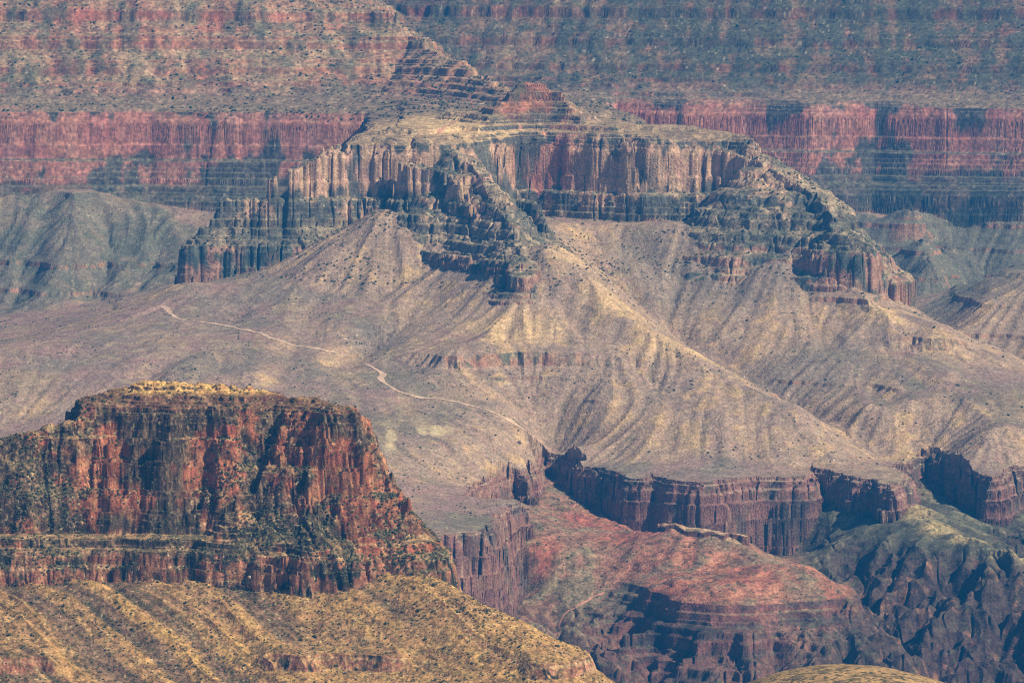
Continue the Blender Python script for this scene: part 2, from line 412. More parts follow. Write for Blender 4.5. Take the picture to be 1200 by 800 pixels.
def H(x, y, full=False):
    x = np.asarray(x, np.float64); y = np.asarray(y, np.float64)
    # --- cliffs
    n1 = fbm(x, y, 260, 3, 1.0); n2 = fbm(x, y, 62, 3, 2.0); rg = ridged(x, y, 95, 3, 3.0)
    n3 = fbm(x, y, 16, 3, 4.0)
    far = sst(8200, 8600, y)
    E = G.samp(E0, x, y)
    up = sst(930, 990, E)
    lc = G.samp(licC, x, y)
    rw = sst(100, 400, x) * far
    Ew = E + n1 * (5 + 2 * far) + n2 * (7 + 4 * up + 2 * far - 7 * rw) + rg * (5 + 3 * up * far - 2.5 * far) + n3 * (3.4 - 2.9 * far) - (fiss(x, y, 34, 3.) * 7 + fiss(x, y, 13, 4., .7) * 3.2) * (1 - .6 * up) * (1 - .85 * far) * (.25 + .75 * sst(-.3, .3, fbm(x, y, 90, 2, 71.))) + lc * (1.0 - .8 * far + 2 * up * (0.3 + 0.7 * far) * (1 - .8 * rw))
    c0 = np.interp(Ew, SE, SZ) + n1 * 3
    bed = (1.5 * np.sin(c0 * (2 * math.pi / 9.3)) + 1.3 * np.sin(c0 * (2 * math.pi / 23.) + 1.) + np.sin(c0 * (2 * math.pi / 5.1))) * sst(-.5, .4, n2) * (1 - .75 * far)
    C = np.interp(Ew + bed, SE, SZ)
    fs = fiss(x, y, 34, 3.) * 7 + fiss(x, y, 13, 4., .7) * 3.2
    Wc = G.samp(Ecr, x, y) + n1 * 4 + n2 * 5 + rg * 4 + n3 * 3.2 - fs
    zc = G.samp(Zcr, x, y) + n2 * 5 + n3 * 3
    C = np.maximum(C, np.minimum(np.interp(Wc, SE, SZ), step(zc, 10.5, 1.5 * sst(-.5, .5, n2), n1 * 7)))
    zn = G.samp(Znose, x, y) + n2 * 8 + n3 * 3.5 + rg * 5 - fs * .7
    zn = step(step(zn, 11.5, 1.7 * sst(-.6, .4, n2 + n1), n1 * 7 + n2 * 3), 31, 3.4, n1 * 9)
    C = np.maximum(C, np.where(zn > 590, zn, -999))
    C = C + DIP * sst(DIPY0, DIPY1, y) + n3 * 0.9
    # --- talus and plateau
    t0 = G.samp(Tf, x, y); lt = G.samp(licT, x, y); lt2 = G.samp(licT2, x, y); sl = G.samp(slT, x, y)
    st = sst(0.14, 0.42, sl)
    T = t0 + (lt * 1.3 + lt2 * 1.7) * (.25 + .75 * st) + n1 * 3 + n3 * (0.5 + 0.5 * st) + n2 * (0.8 + 1.2 * st) + fbm(x, y, 7, 2, 8.0) * 0.35
    T = T + 13 * fbm(x, y, 120, 2, 72.) * (1 - G.samp(nob, x, y)) * sst(.3, .5, sl) * sst(7350, 7450, y)
    lm = np.clip(G.samp(ledgeM, x, y), 0, 1)
    T = ledge(T, 533, 19, 32, lm)
    T = ledge(T, 503, 7, 14, lm * 0.8)
    mo = sst(.05, .22, fbm(x, y, 170, 3, 75.)) * sst(.2, .35, sl)
    T = ledge(T, 578, 8, 14, mo); T = ledge(T, 552, 6, 11, mo * sst(-.1, .1, n1)); T = ledge(T, 478, 6, 12, mo)
    farl = sst(7900, 8100, y)
    T = ledge(T, 560, 9, 16, farl * 0.9); T = ledge(T, 520, 8, 15, farl * 0.9)
    s = G.samp(sdT, x, y)
    sw = s + n1 * 8 + n2 * 8 + ridged(x, y, 48, 3, 6.0) * 7 + n3 * 3.4 - fiss(x, y, 30, 7.) * 7 - fiss(x, y, 12, 8., .7) * 3
    t0z = np.interp(sw, TPE, TPZ) + n1 * 3
    sw = sw + 1.4 * np.sin(t0z * (2 * math.pi / 12.)) + 1.2 * np.sin(t0z * (2 * math.pi / 6.3) + 2) + .9 * np.sin(t0z * (2 * math.pi / 27.))
    P = np.minimum(T, np.interp(sw, TPE, TPZ))
    # --- gorge
    l0 = G.samp(Lf, x, y); llc = G.samp(licL, x, y)
    crag = sst(380, 480, x) * (1 - sst(6700, 6850, y))
    low = np.maximum(1 - sst(255, 300, l0), crag * (1 - sst(315, 345, l0)))
    Lz = l0 + llc * (1.6 + 7 * low) + ridged(x, y, 55, 3, 15.) * 4.5 * (1 - low) + n2 * (2 + 7 * low) + n3 * (1 + 2.5 * low) + ridged(x, y, 60, 3, 7.0) * (9 + 13 * crag) * low - (fiss(x, y, 46, 12., .7) * 12 + fiss(x, y, 19, 13., .7) * 6) * low
    spur = blobs(x, y, SPURB)
    Ls = np.interp(Lz, LRE, LRZ)
    Lz = Lz + (Ls - Lz) * spur
    kd = G.samp(Kd, x, y) + n3 * 4.5 + fiss(x, y, 22, 5., .75) * 5
    Lz = np.maximum(Lz, np.where(kd < 17, G.samp(Kz, x, y) + n3 * 2.5 + n2 * 3 - np.interp(kd, [0, 9, 10.5, 12, 13.5, 17], [0, .5, 12, 13, 24, 36]), -999))
    Z = np.maximum(np.maximum(P, C), Lz)
    if not full: return Z
    form = np.argmax(np.stack([P, C, Lz]), 0)
    return Z, form, dict(E=Ew, T=T, lt=lt, lt2=lt2, st=st, s=sw, llc=llc, lc=lc, n1=n1, n2=n2, n3=n3, spur=spur, t0=t0)

def wp(px, py, D): return PD(px, py, D)[:2]
nob = blobs(G.X, G.Y, [wp(560, 340, 7460) + (150, 170), wp(300, 325, 7640) + (110, 80), wp(1000, 330, 7600) + (60, 80)])
ledgeM = blobs(G.X, G.Y, [wp(600, 420, 7200) + (190, 150), wp(1080, 390, 7420) + (75, 110), wp(260, 400, 7250) + (110, 50)])
SPURB = [wp(820, 690, 6300) + (155, 290), wp(950, 690, 6290) + (75, 110)]

# ------------------------------------------------------------------ colouring (base colours, with some light and shade painted in)
def mixc(a, b, f):
    f = np.clip(f, 0, 1)[..., None]
    return a * (1 - f) + b * f
def C3(*c): return np.array(c, np.float32)

def grid_normals(V, shape):
    V = V.reshape(shape + (3,))
    du = np.gradient(V, axis=0); dv = np.gradient(V, axis=1)
    n = np.cross(du, dv)
    n /= np.linalg.norm(n, axis=-1, keepdims=True) + 1e-9
    n[n[..., 2] < 0] *= -1
    return n.reshape(-1, 3)

def speckle(x, y, z, lam, thr, seed):
    v = vn3(x / lam + seed, y / lam, z / lam)
    return sst(thr, thr + 0.08, v)

def NOSEL(x, y): return blobs(x, y, [wp(575, 240, 7640) + (75, 260), wp(420, 200, 7760) + (110, 60)])
def colour_main(x, y, z, n, form, F):
    steep = 1 - sst(0.45, 0.72, n[:, 2])
    dz = z - np.where(y > 8750, DIP * sst(DIPY0, DIPY1, y), 0)
    p1 = fbm3(x, y, z, 70, 90, 3, 1); p2 = fbm3(x, y, z, 22, 30, 3, 2); v1 = fbm3(x, y, z, 7, 60, 2, 3); v1 = np.where(y > 8350, fbm3(x, y, z, 26, 110, 3, 33) * .9 + v1 * .2, v1); b1 = fbm3(x, y, z, 400, 5, 3, 4)
    fine = fbm3(x, y, z, 4, 4, 2, 5)
    far = sst(8150, 8500, y)
    # cliffs
    cream = C3(.46, .34, .235); red = C3(.45, .215, .175); pink = C3(.56, .34, .29); varn = C3(.07, .085, .075); shadeg = C3(.12, .125, .09)
    redness = np.clip(0.15 + 0.85 * far + blobs(x, y, [wp(640, 190, 7930) + (75, 60), wp(530, 170, 7880) + (40, 30)]) * 0.9 + 0.5 * blobs(x, y, [wp(740, 140, 8400) + (60, 120)]), 0, 1)
    cl = mixc(cream[None], red[None], redness * 0.85 + p2 * 0.2)
    cl = mixc(cl, pink[None], 0.5 * sst(0.0, 0.5, v1))
    k = sst(0.02, 0.18, p1 * 0.7 + p2 * 0.45 + v1 * 0.3 - 0.10 + .15 * (1 - far) - .18 * NOSEL(x, y) + .55 * far * fbm3(x, y, z, 130, 150, 3, 19) + 0.22 * (1 - sst(700, 745, dz)) + 0.18 * sst(780, 800, dz))
    cl = mixc(cl, varn[None] * (1 + 0.5 * b1[:, None]), k * 0.9)
    pb = fbm3(x, y, z, 190, 70, 3, 18)
    lowb = 1 - sst(674, 694, dz + 14 * p2 + 16 * p1 - far * (-8 + 70 * pb))          # greenish layered ledges under the red cliff
    cl = mixc(cl, mixc(C3(.26, .215, .155)[None], C3(.065, .075, .062)[None], .6 * far + .9 * p2 + .45 + .35 * b1 - .35 * NOSEL(x, y)) * (1 + 0.6 * b1[:, None]), lowb * 0.88)
    lowp = (1 - sst(641, 648, dz)) * (1 - far)
    cl = mixc(cl, mixc(C3(.33, .20, .155)[None], varn[None], sst(0.0, .25, p2)), lowp * 0.8)
    # supai ledges and slopes
    su = sst(812, 850, dz)
    sred = C3(.34, .16, .115); sgr = C3(.33, .25, .165)
    sup = mixc(sgr[None], sred[None], 0.35 + 0.9 * p1 + 0.5 * b1 + 0.45 * steep)
    sup = mixc(sup, C3(.085, .10, .065)[None], 0.75 * sst(-0.15, 0.4, F['lc'] * 0.15 + p2 * 0.6 + 0.35 * far * sst(50, 350, x) + .25 * p1))
    top = C3(.62, .46, .27)            # grassy cap
    capm = (1 - su) * (1 - steep) * sst(790, 797, dz)
    gold = blobs(x, y, [wp(530, 155, 8000) + (150, 200), wp(610, 150, 8120) + (70, 160)])
    c = mixc(cl, sup, su)
    c = mixc(c, mixc(top[None], C3(.22, .17, .12)[None], (1 - gold) * .75 + sst(-0.1, .6, p2) * .3 + far * 0.8), capm)
    ledg = (1 - steep) * (1 - su) * (1 - capm)
    c = mixc(c, mixc(mixc(C3(.32, .26, .18)[None], C3(.12, .115, .085)[None], far), C3(.13, .125, .09)[None], sst(-.3, .3, p2)), ledg * 0.85)
    c = mixc(c, C3(.46, .30, .20)[None] * (1 + .3 * p2[:, None]), blobs(x, y, [wp(540, 90, 8650) + (190, 330)]) * su * (.35 + .5 * p1))  # sunlit warmth painted onto the ridge
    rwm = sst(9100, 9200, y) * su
    c = c * (1 - .38 * rwm[:, None]); c = mixc(c, C3(.075, .095, .07)[None], rwm * .45 * sst(-.3, .3, p1 + p2 + .5 * b1))  # right wall dimmed in its colour as if shaded, then scrub green
    cw = c
    # talus / plateau
    tan_ = C3(.385, .285, .205); grey = C3(.265, .21, .175); yel = C3(.57, .41, .225); pur = C3(.30, .21, .18); dk = C3(.13, .125, .095)
    st = F['st']
    lt, lt2 = F['lt'], F['lt2']
    lt = lt * .45 + p2 * .6; lt2 = lt2 * .55 + .3 * p1
    a = mixc(tan_[None], grey[None], 0.45 + 0.35 * lt2 + 0.3 * p1)
    a = mixc(a, yel[None], sst(0.1, 1.1, lt * 0.7 + p2 * 1.2) * 0.55)
    a = mixc(a, C3(.36, .25, .19)[None], sst(0.6, 1.6, lt2 - lt) * 0.5)
    a = mixc(a, dk[None], sst(0.25, 1.3, -lt * 0.8 - lt2 * .35 + p2 * 1.0) * 0.7)
    litm = blobs(x, y, LIT_PAINT)
    a = mixc(a, C3(.185, .165, .14)[None], blobs(x, y, SHADE_PAINT) * (.62 + .3 * p2))
    a = mixc(a, C3(.62, .46, .27)[None], litm * (0.62 + 0.35 * lt))
    a = mixc(a, C3(.115, .125, .095)[None], sst(7950, 8250, y) * (.45 + .4 * sst(-.3, .4, p1 + p2 + sst(300, 500, x))))
    wash = sst(.1, .9, np.abs(lt) * .6 + fbm(x, y, 90, 3, 73.))
    b = mixc(pur[None], C3(.22, .185, .15)[None], 0.45 + 1.1 * p1 + .3 * lt2)
    b = mixc(b, C3(.15, .145, .10)[None], sst(.15, .6, fbm(x, y, 260, 4, 74.) + .4 * p2) * .6)
    b = mixc(b, C3(.40, .30, .20)[None], wash * .5)
    b = mixc(b, C3(.40, .33, .22)[None], sst(0.0, 0.7, p2 + 0.4 * fbm(x, y, 180, 2, 9.)) * 0.5)
    b = mixc(b, C3(.52, .43, .28)[None], sst(0.0, 0.35, fbm(x, y / 3.0, 22, 3, 12.)) * blobs(x, y, PALE) * 0.9)
    t_ = mixc(b, a, sst(0.15, 0.7, st))
    tcl = steep * sst(430, 470, z)
    t_ = mixc(t_, mixc(C3(.32, .20, .145)[None], dk[None], sst(-.1, .3, p2 + v1 * .6)), tcl)
    # tapeats cliff of the plateau edge
    tap = mixc(C3(.26, .155, .125)[None], C3(.17, .10, .095)[None], 0.5 + b1)
    tap = mixc(tap, C3(.40, .27, .19)[None], sst(0.1, .6, v1 + p2 * .6) * .7)
    tap = mixc(tap, C3(.07, .07, .065)[None], sst(0.05, 0.45, p1 * .7 + p2 * .7 + v1 * .3) * .8)
    edge = np.maximum(steep * (1 - sst(400, 408, z)), 1 - sst(-6, -1, F['s']))
    t_ = mixc(t_, tap, np.clip(edge, 0, 1))
    # gorge
    lred = C3(.34, .15, .115); lbr = C3(.25, .17, .125); lsch = C3(.066, .046, .042); lyg = C3(.40, .32, .18)
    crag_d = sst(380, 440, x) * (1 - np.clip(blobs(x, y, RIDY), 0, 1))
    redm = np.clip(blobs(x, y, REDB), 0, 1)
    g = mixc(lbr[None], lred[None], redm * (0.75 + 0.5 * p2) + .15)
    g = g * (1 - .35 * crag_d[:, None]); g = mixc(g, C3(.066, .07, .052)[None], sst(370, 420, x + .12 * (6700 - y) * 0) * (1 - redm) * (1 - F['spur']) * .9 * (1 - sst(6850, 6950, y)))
    g = mixc(g, C3(.20, .19, .12)[None], sst(-0.05, .5, p2 + .35 * F['llc'] + 0.25 * p1) * (.65 - 0.3 * redm))
    crag = sst(380, 480, x) * (1 - sst(6700, 6850, y))
    low = np.maximum(1 - sst(235, 305, z), crag * (1 - sst(318, 342, z)) * .85)
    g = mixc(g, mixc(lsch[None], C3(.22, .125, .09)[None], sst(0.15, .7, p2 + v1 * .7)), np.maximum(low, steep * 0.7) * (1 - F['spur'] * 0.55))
    g = mixc(g, mixc(C3(.42, .20, .14)[None], C3(.24, .15, .11)[None], sst(-.1, .5, F['llc'] * .35 + p2)), F['spur'] * (1 - steep) * (.55 + .6 * p1) * sst(300, 325, z))
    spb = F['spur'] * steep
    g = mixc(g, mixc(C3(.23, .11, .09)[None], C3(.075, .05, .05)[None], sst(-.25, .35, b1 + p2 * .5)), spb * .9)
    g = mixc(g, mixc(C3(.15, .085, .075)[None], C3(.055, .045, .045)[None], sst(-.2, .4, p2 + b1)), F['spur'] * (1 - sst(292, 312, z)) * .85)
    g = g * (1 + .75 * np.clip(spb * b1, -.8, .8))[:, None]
    g = mixc(g, lyg[None], blobs(x, y, RIDY) * (1 - steep) * 0.8)
    kq = (G.samp(Kd, x, y) < 17) * steep
    g = mixc(g, C3(.15, .085, .07)[None], kq * .85)
    kt = (G.samp(Kd, x, y) < 11) * (1 - steep) * sst(352, 358, z)
    g = mixc(g, C3(.50, .36, .24)[None], kt * 0.85)
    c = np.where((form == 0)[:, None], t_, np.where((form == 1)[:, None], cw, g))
    # small scrub and stones
    veg = speckle(x, y, z, 4.2, 0.66, 3.0) * (1 - steep * 0.6) * (1 - .8 * capm * (1 - far) * (form == 1))
    c = mixc(c, C3(.07, .085, .05)[None], veg * (0.28 + 0.32 * (form != 0)))
    c = mixc(c, C3(.50, .43, .33)[None], speckle(x, y, z, 3.4, 0.83, 9.0) * 0.5 * (form != 2))
    mid = fbm3(x, y, z, 11, 7, 2, 17)
    gk = np.where(form == 0, .55, 1.0)
    gr = np.clip(1 + gk * (0.50 * fine + .50 * mid), .35, 1.8)
    c = c * gr[:, None]
    return np.clip(c, 0.01, 0.8)

LIT_PAINT = [wp(600, 390, 7280) + (95, 70), wp(720, 350, 7360) + (60, 60), wp(800, 410, 7220) + (75, 50), wp(1050, 360, 7490) + (60, 55), wp(660, 290, 7460) + (40, 60)]  # sunlit patches of the fans, brightness painted into the talus colour
SHADE_PAINT = [wp(90, 310, 8330) + (280, 230), wp(850, 330, 7660) + (190, 150), wp(960, 430, 7330) + (130, 120), wp(300, 370, 7450) + (190, 110), wp(440, 390, 7330) + (60, 90), wp(750, 300, 7720) + (60, 110)]  # dull bowls and flanks, shade painted into the talus colour
PALE = [wp(540, 510, 6830) + (130, 110), wp(620, 500, 6930) + (110, 60), wp(480, 520, 6800) + (70, 80)]
REDB = [wp(700, 610, 6760) + (75, 110), wp(760, 640, 6560) + (95, 60), wp(900, 665, 6360) + (85, 50), wp(780, 690, 6290) + (90, 40), wp(870, 680, 6290) + (70, 40), wp(640, 660, 6500) + (30, 60)]
RIDY = [wp(1075, 598, 6700) + (28, 60), wp(1100, 618, 6620) + (35, 30), wp(1135, 632, 6570) + (35, 20), wp(1180, 660, 6500) + (35, 30)]
KNOB = [wp(830, 627, 6497) + (50, 6)]

# ------------------------------------------------------------------ adaptive polar mesh
def make_mesh(name, V, F, C, mat, smooth=False):
    me = bpy.data.meshes.new(name)
    nv, nf = len(V), len(F)
    me.vertices.add(nv); me.vertices.foreach_set('co', V.astype(np.float32).ravel())
    k = F.shape[1]
    me.loops.add(nf * k); me.loops.foreach_set('vertex_index', F.astype(np.int32).ravel())
    me.polygons.add(nf); me.polygons.foreach_set('loop_start', np.arange(0, nf * k, k, dtype=np.int32))
    me.polygons.foreach_set('loop_total', np.full(nf, k, np.int32))
    me.polygons.foreach_set('use_smooth', np.full(nf, smooth))
    me.update(calc_edges=True)
    if C is not None:
        at = me.color_attributes.new('rock_colour', 'FLOAT_COLOR', 'POINT')
        c4 = np.ones((nv, 4), np.float32); c4[:, :3] = C
        at.data.foreach_set('color', c4.ravel())
    me.materials.append(mat)
    o = bpy.data.objects.new(name, me)
    col.objects.link(o)
    return o

def sub_mesh(name, V, F, C, mask, mat, smooth=False):
    Fm = F[mask]
    used = np.unique(Fm); remap = np.zeros(len(V), np.int32); remap[used] = np.arange(len(used))
    return make_mesh(name, V[used], remap[Fm], C[used], mat, smooth)

def polar_grid(Hf, az_cols, bands, naz=320, weight_flat=0.35, blur_az=4.0):
    """az_cols: tan(azimuth) of the columns; bands: (y0, y1, rows). returns y positions [cols, rows]"""
    ta = np.linspace(az_cols[0], az_cols[-1], naz)
    rows = []
    for (y0, y1, nr) in bands:
        m = max(60, int((y1 - y0) / 2.5))
        yy = np.linspace(y0, y1, m)
        A, Yc = np.meshgrid(ta, yy, indexing='ij')
        Z = Hf(A * Yc, Yc)
        scr = (Z - CAMZ) / Yc * FPX
        d = np.abs(np.diff(scr, axis=1))
        slope = np.abs(np.diff(Z, axis=1)) / (yy[1] - yy[0])
        vis = np.diff(scr, axis=1) > 0
        dens = np.where(vis, d, 0.2 * d) + weight_flat * (yy[1] - yy[0]) / 8.0 * (7000 / yy[0])
        dens = blur(blur(dens, blur_az, 0), 3.0, 1)
        cum = np.concatenate([np.zeros((naz, 1)), np.cumsum(dens, 1)], 1)
        cum /= cum[:, -1:]
        q = np.arange(nr) / nr
        pos = np.stack([np.interp(q, cum[i], yy) for i in range(naz)])
        rows.append(pos)
    rows.append(np.full((naz, 1), bands[-1][1]))
    pos = np.concatenate(rows, 1)
    # to the real columns
    f = (np.asarray(az_cols) - ta[0]) / (ta[-1] - ta[0]) * (naz - 1)
    i = np.clip(f.astype(int), 0, naz - 2); w = (f - i)[:, None]
    return pos[i] * (1 - w) + pos[i + 1] * w

def quads(nc, nr):
    idx = np.arange(nc * nr).reshape(nc, nr)
    return np.stack([idx[:-1, :-1], idx[1:, :-1], idx[1:, 1:], idx[:-1, 1:]], -1).reshape(-1, 4)

hw = 600 / FPX
QUAL = 1.0
az_cols = np.concatenate([np.linspace(-0.19, -hw * 1.06, 90)[:-1], np.linspace(-hw * 1.06, hw * 1.06, int(1500 * QUAL)), np.linspace(hw * 1.06, 0.19, 90)[1:]])

# ------------------------------------------------------------------ materials
def rock_mat(name, scale=1.0, bump=1.0):
    m = bpy.data.materials.new(name); m.use_nodes = True
    nt = m.node_tree; N = nt.nodes; L = nt.links
    b = N['Principled BSDF']; b.inputs['Roughness'].default_value = 0.95; b.inputs['Specular IOR Level'].default_value = 0.08
    at = N.new('ShaderNodeAttribute'); at.attribute_name = 'rock_colour'
    tc = N.new('ShaderNodeTexCoord')
    n1 = N.new('ShaderNodeTexNoise'); n1.inputs['Scale'].default_value = 0.35 * scale; n1.inputs['Detail'].default_value = 3
    n2 = N.new('ShaderNodeTexNoise'); n2.inputs['Scale'].default_value = 0.05 * scale; n2.inputs['Detail'].default_value = 4
    L.new(tc.outputs['Object'], n1.inputs['Vector']); L.new(tc.outputs['Object'], n2.inputs['Vector'])
    mr = N.new('ShaderNodeMapRange'); mr.inputs['From Min'].default_value = 0.3; mr.inputs['From Max'].default_value = 0.7
    mr.inputs['To Min'].default_value = 0.62; mr.inputs['To Max'].default_value = 1.38
    L.new(n1.outputs['Fac'], mr.inputs['Value'])
    mx = N.new('ShaderNodeVectorMath'); mx.operation = 'SCALE'
    L.new(at.outputs['Color'], mx.inputs[0]); L.new(mr.outputs[0], mx.inputs['Scale'])
    hs = N.new('ShaderNodeHueSaturation')
    mr2 = N.new('ShaderNodeMapRange'); mr2.inputs['From Min'].default_value = 0.3; mr2.inputs['From Max'].default_value = 0.7
    mr2.inputs['To Min'].default_value = 0.49; mr2.inputs['To Max'].default_value = 0.51
    L.new(n2.outputs['Fac'], mr2.inputs['Value']); L.new(mr2.outputs[0], hs.inputs['Hue']); L.new(mx.outputs[0], hs.inputs['Color'])
    hs.inputs['Saturation'].default_value = 1.15
    L.new(hs.outputs[0], b.inputs['Base Color'])
    bp = N.new('ShaderNodeBump'); bp.inputs['Distance'].default_value = 1.6 * bump / scale; bp.inputs['Strength'].default_value = 0.8
    L.new(n1.outputs['Fac'], bp.inputs['Height']); L.new(bp.outputs[0], b.inputs['Normal'])
    return m
M_rock = rock_mat('weathered_rock')
M_near = rock_mat('near_rock', 1.7)
M_far = rock_mat('far_rock', 0.45, 0.30)

def kind(o, k, label=None):
    o['kind'] = k
    if label: o['label'] = label
    return o

# ------------------------------------------------------------------ build the main terrain
bands = [(5750, 6180, 160), (6180, 6600, 380), (6600, 7060, 380), (7060, 7420, 300), (7420, 7720, 340), (7720, 8150, 340), (8150, 8560, 160), (8560, 9000, 360), (9000, 9420, 240), (9420, 10250, 160)]
pos = polar_grid(H, az_cols, bands)
nc, nr = pos.shape
Xm = (np.asarray(az_cols)[:, None] * pos).ravel(); Ym = pos.ravel()
Zm, form, FF = H(Xm, Ym, True)
V = np.stack([Xm, Ym, Zm], 1)
n = grid_normals(V, (nc, nr))
Cm = colour_main(Xm, Ym, Zm, n, form, FF)
Fq = quads(nc, nr)
ff = form[Fq[:, 0]]; yc = Ym[Fq[:, 0]]; xc = Xm[Fq[:, 0]]
isback = (yc > 8290)
kind(sub_mesh('plateau', V, Fq, Cm, ff == 0, M_rock), 'structure')
kind(sub_mesh('canyon_wall', V, Fq, Cm, (ff == 1) & isback, M_far), 'structure')
kind(sub_mesh('butte_cliffs', V, Fq, Cm, (ff == 1) & ~isback, M_rock), 'structure')
kind(sub_mesh('inner_gorge', V, Fq, Cm, ff == 2, M_rock), 'structure')
print('main terrain', len(V), round(time.time() - T0, 1))

# ------------------------------------------------------------------ near mesa
GN = Grid(-900, 450, 3800, 5300, 3.0)
N_ROWS = [(-2000, -2200, 800, 560, 0), (800, 560, 846, 640, 0), (846, 640, 850, 651, 0), (850, 651, 856, 676, 9), (856, 676, 884, 690, 5),
          (884, 690, 896, 722, 0), (896, 722, 903, 730, 0), (903, 730, 918, 772, 0), (918, 772, 922, 775, 0), (922, 775, 930, 794, 0), (930, 794, 936, 799, 3), (936, 799, 946, 804, 2.5), (946, 804, 962, 811, 3.5), (962, 811, 976, 818, 4), (976, 818, 1500, 830, 0)]
NE, NZ = strat_table(21, N_ROWS)
NE2 = np.array([-2000, 800, 846, 850, 856, 872, 884, 893, 905, 914, 921, 929, 936, 1500]); NZ2 = np.array([-2200, 560, 640, 655, 672, 688, 702, 712, 745, 752, 771, 790, 799, 810.])
def nE(z): return float(np.interp(z, NZ, NE))
rimN = LD((96, 466, 4410), (130, 466, 4402), (160, 468, 4412), (200, 470, 4396), (245, 472, 4400), (275, 472, 4388), (310, 474, 4398), (340, 477, 4380), (365, 480, 4384), (390, 484, 4370), (406, 488, 4372)) + [(-148, 4402, 800), (-200, 4432, 800), (-330, 4480, 800), (-394, 4455, 800)]
sN = polydist(GN, rimN)
EN = np.where(sN > 0, 936 + np.minimum(sN * 0.7, 28), 936 + sN)
skn = []
def nk(l): return [(p[0], p[1], nE(p[2])) for p in l]
skn.append([(-335, 4448, 975, 6), (-285, 4444, 973, 5), (-230, 4432, 960, 3)])
crN = [LD((120, 480, 4412), (80, 488, 4408), (40, 498, 4402), (0, 520, 4398), (-120, 545, 4385), (-400, 560, 4350)),
       LD((408, 492, 4385), (422, 520, 4372), (436, 556, 4362), (458, 590, 4350), (478, 622, 4335))]
EcN = cone(GN, [[(p[0], p[1], nE(p[2] - 6) + 14) for p in c_] for c_ in crN] + [[PD(420, 640, 4330)[:2] + (870,), PD(484, 642, 4322)[:2] + (864,)]])
ZcN = cone(GN, crN + [[PD(420, 640, 4330), PD(484, 642, 4322)]], k=0.5)
EN = np.maximum(EN, cone(GN, skn))
tn = []
def m(*pts): tn.append(LD(*pts))
m((-300, 700, 4255), (-100, 700, 4272), (0, 702, 4285), (80, 692, 4296), (150, 687, 4305), (250, 687, 4305), (350, 687, 4296), (430, 685, 4288), (500, 684, 4278), (525, 690, 4272))
m((0, 680, 4340), (150, 672, 4355), (350, 672, 4345), (480, 670, 4330))
m((524, 694, 4264), (548, 704, 4252), (600, 729, 4232), (648, 751, 4212), (712, 798, 4190), (770, 850, 4170))
tn.append([(-20, 4345, 585), (40, 4310, 560), (120, 4260, 520)])
m((0, 760, 4215), (100, 772, 4212), (200, 775, 4214), (300, 775, 4216)); m((400, 770, 4214), (500, 768, 4205), (580, 768, 4195), (640, 772, 4180))
m((0, 830, 4120), (200, 840, 4120), (400, 840, 4120), (600, 840, 4100)); m((-200, 800, 4150), (-200, 900, 3950), (300, 1000, 3920), (700, 950, 3930))
tn.append([(-75, 4420, 600), (-20, 4480, 500), (150, 4400, 430), (-300, 4800, 480), (-850, 4700, 520)]); tn.append([(-850, 4200, 560), (-850, 3850, 350), (0, 3850, 330), (400, 3850, 300), (420, 4500, 350), (300, 5250, 300), (-800, 5250, 400)])
TN = rbf(GN, tn, step=45)
whn = np.random.default_rng(31).standard_normal(GN.X.shape)
# the runnels lean down to the right: fall line bent towards +x
lN = lic(GN, TN - 0.42 * GN.X, blur(whn, 1.6), 26)
lN2 = lic(GN, TN - 0.42 * GN.X, blur(whn[::-1], 4.2), 30)
lC = lic(GN, EN, blur(whn[:, ::-1], 1.6), 12)

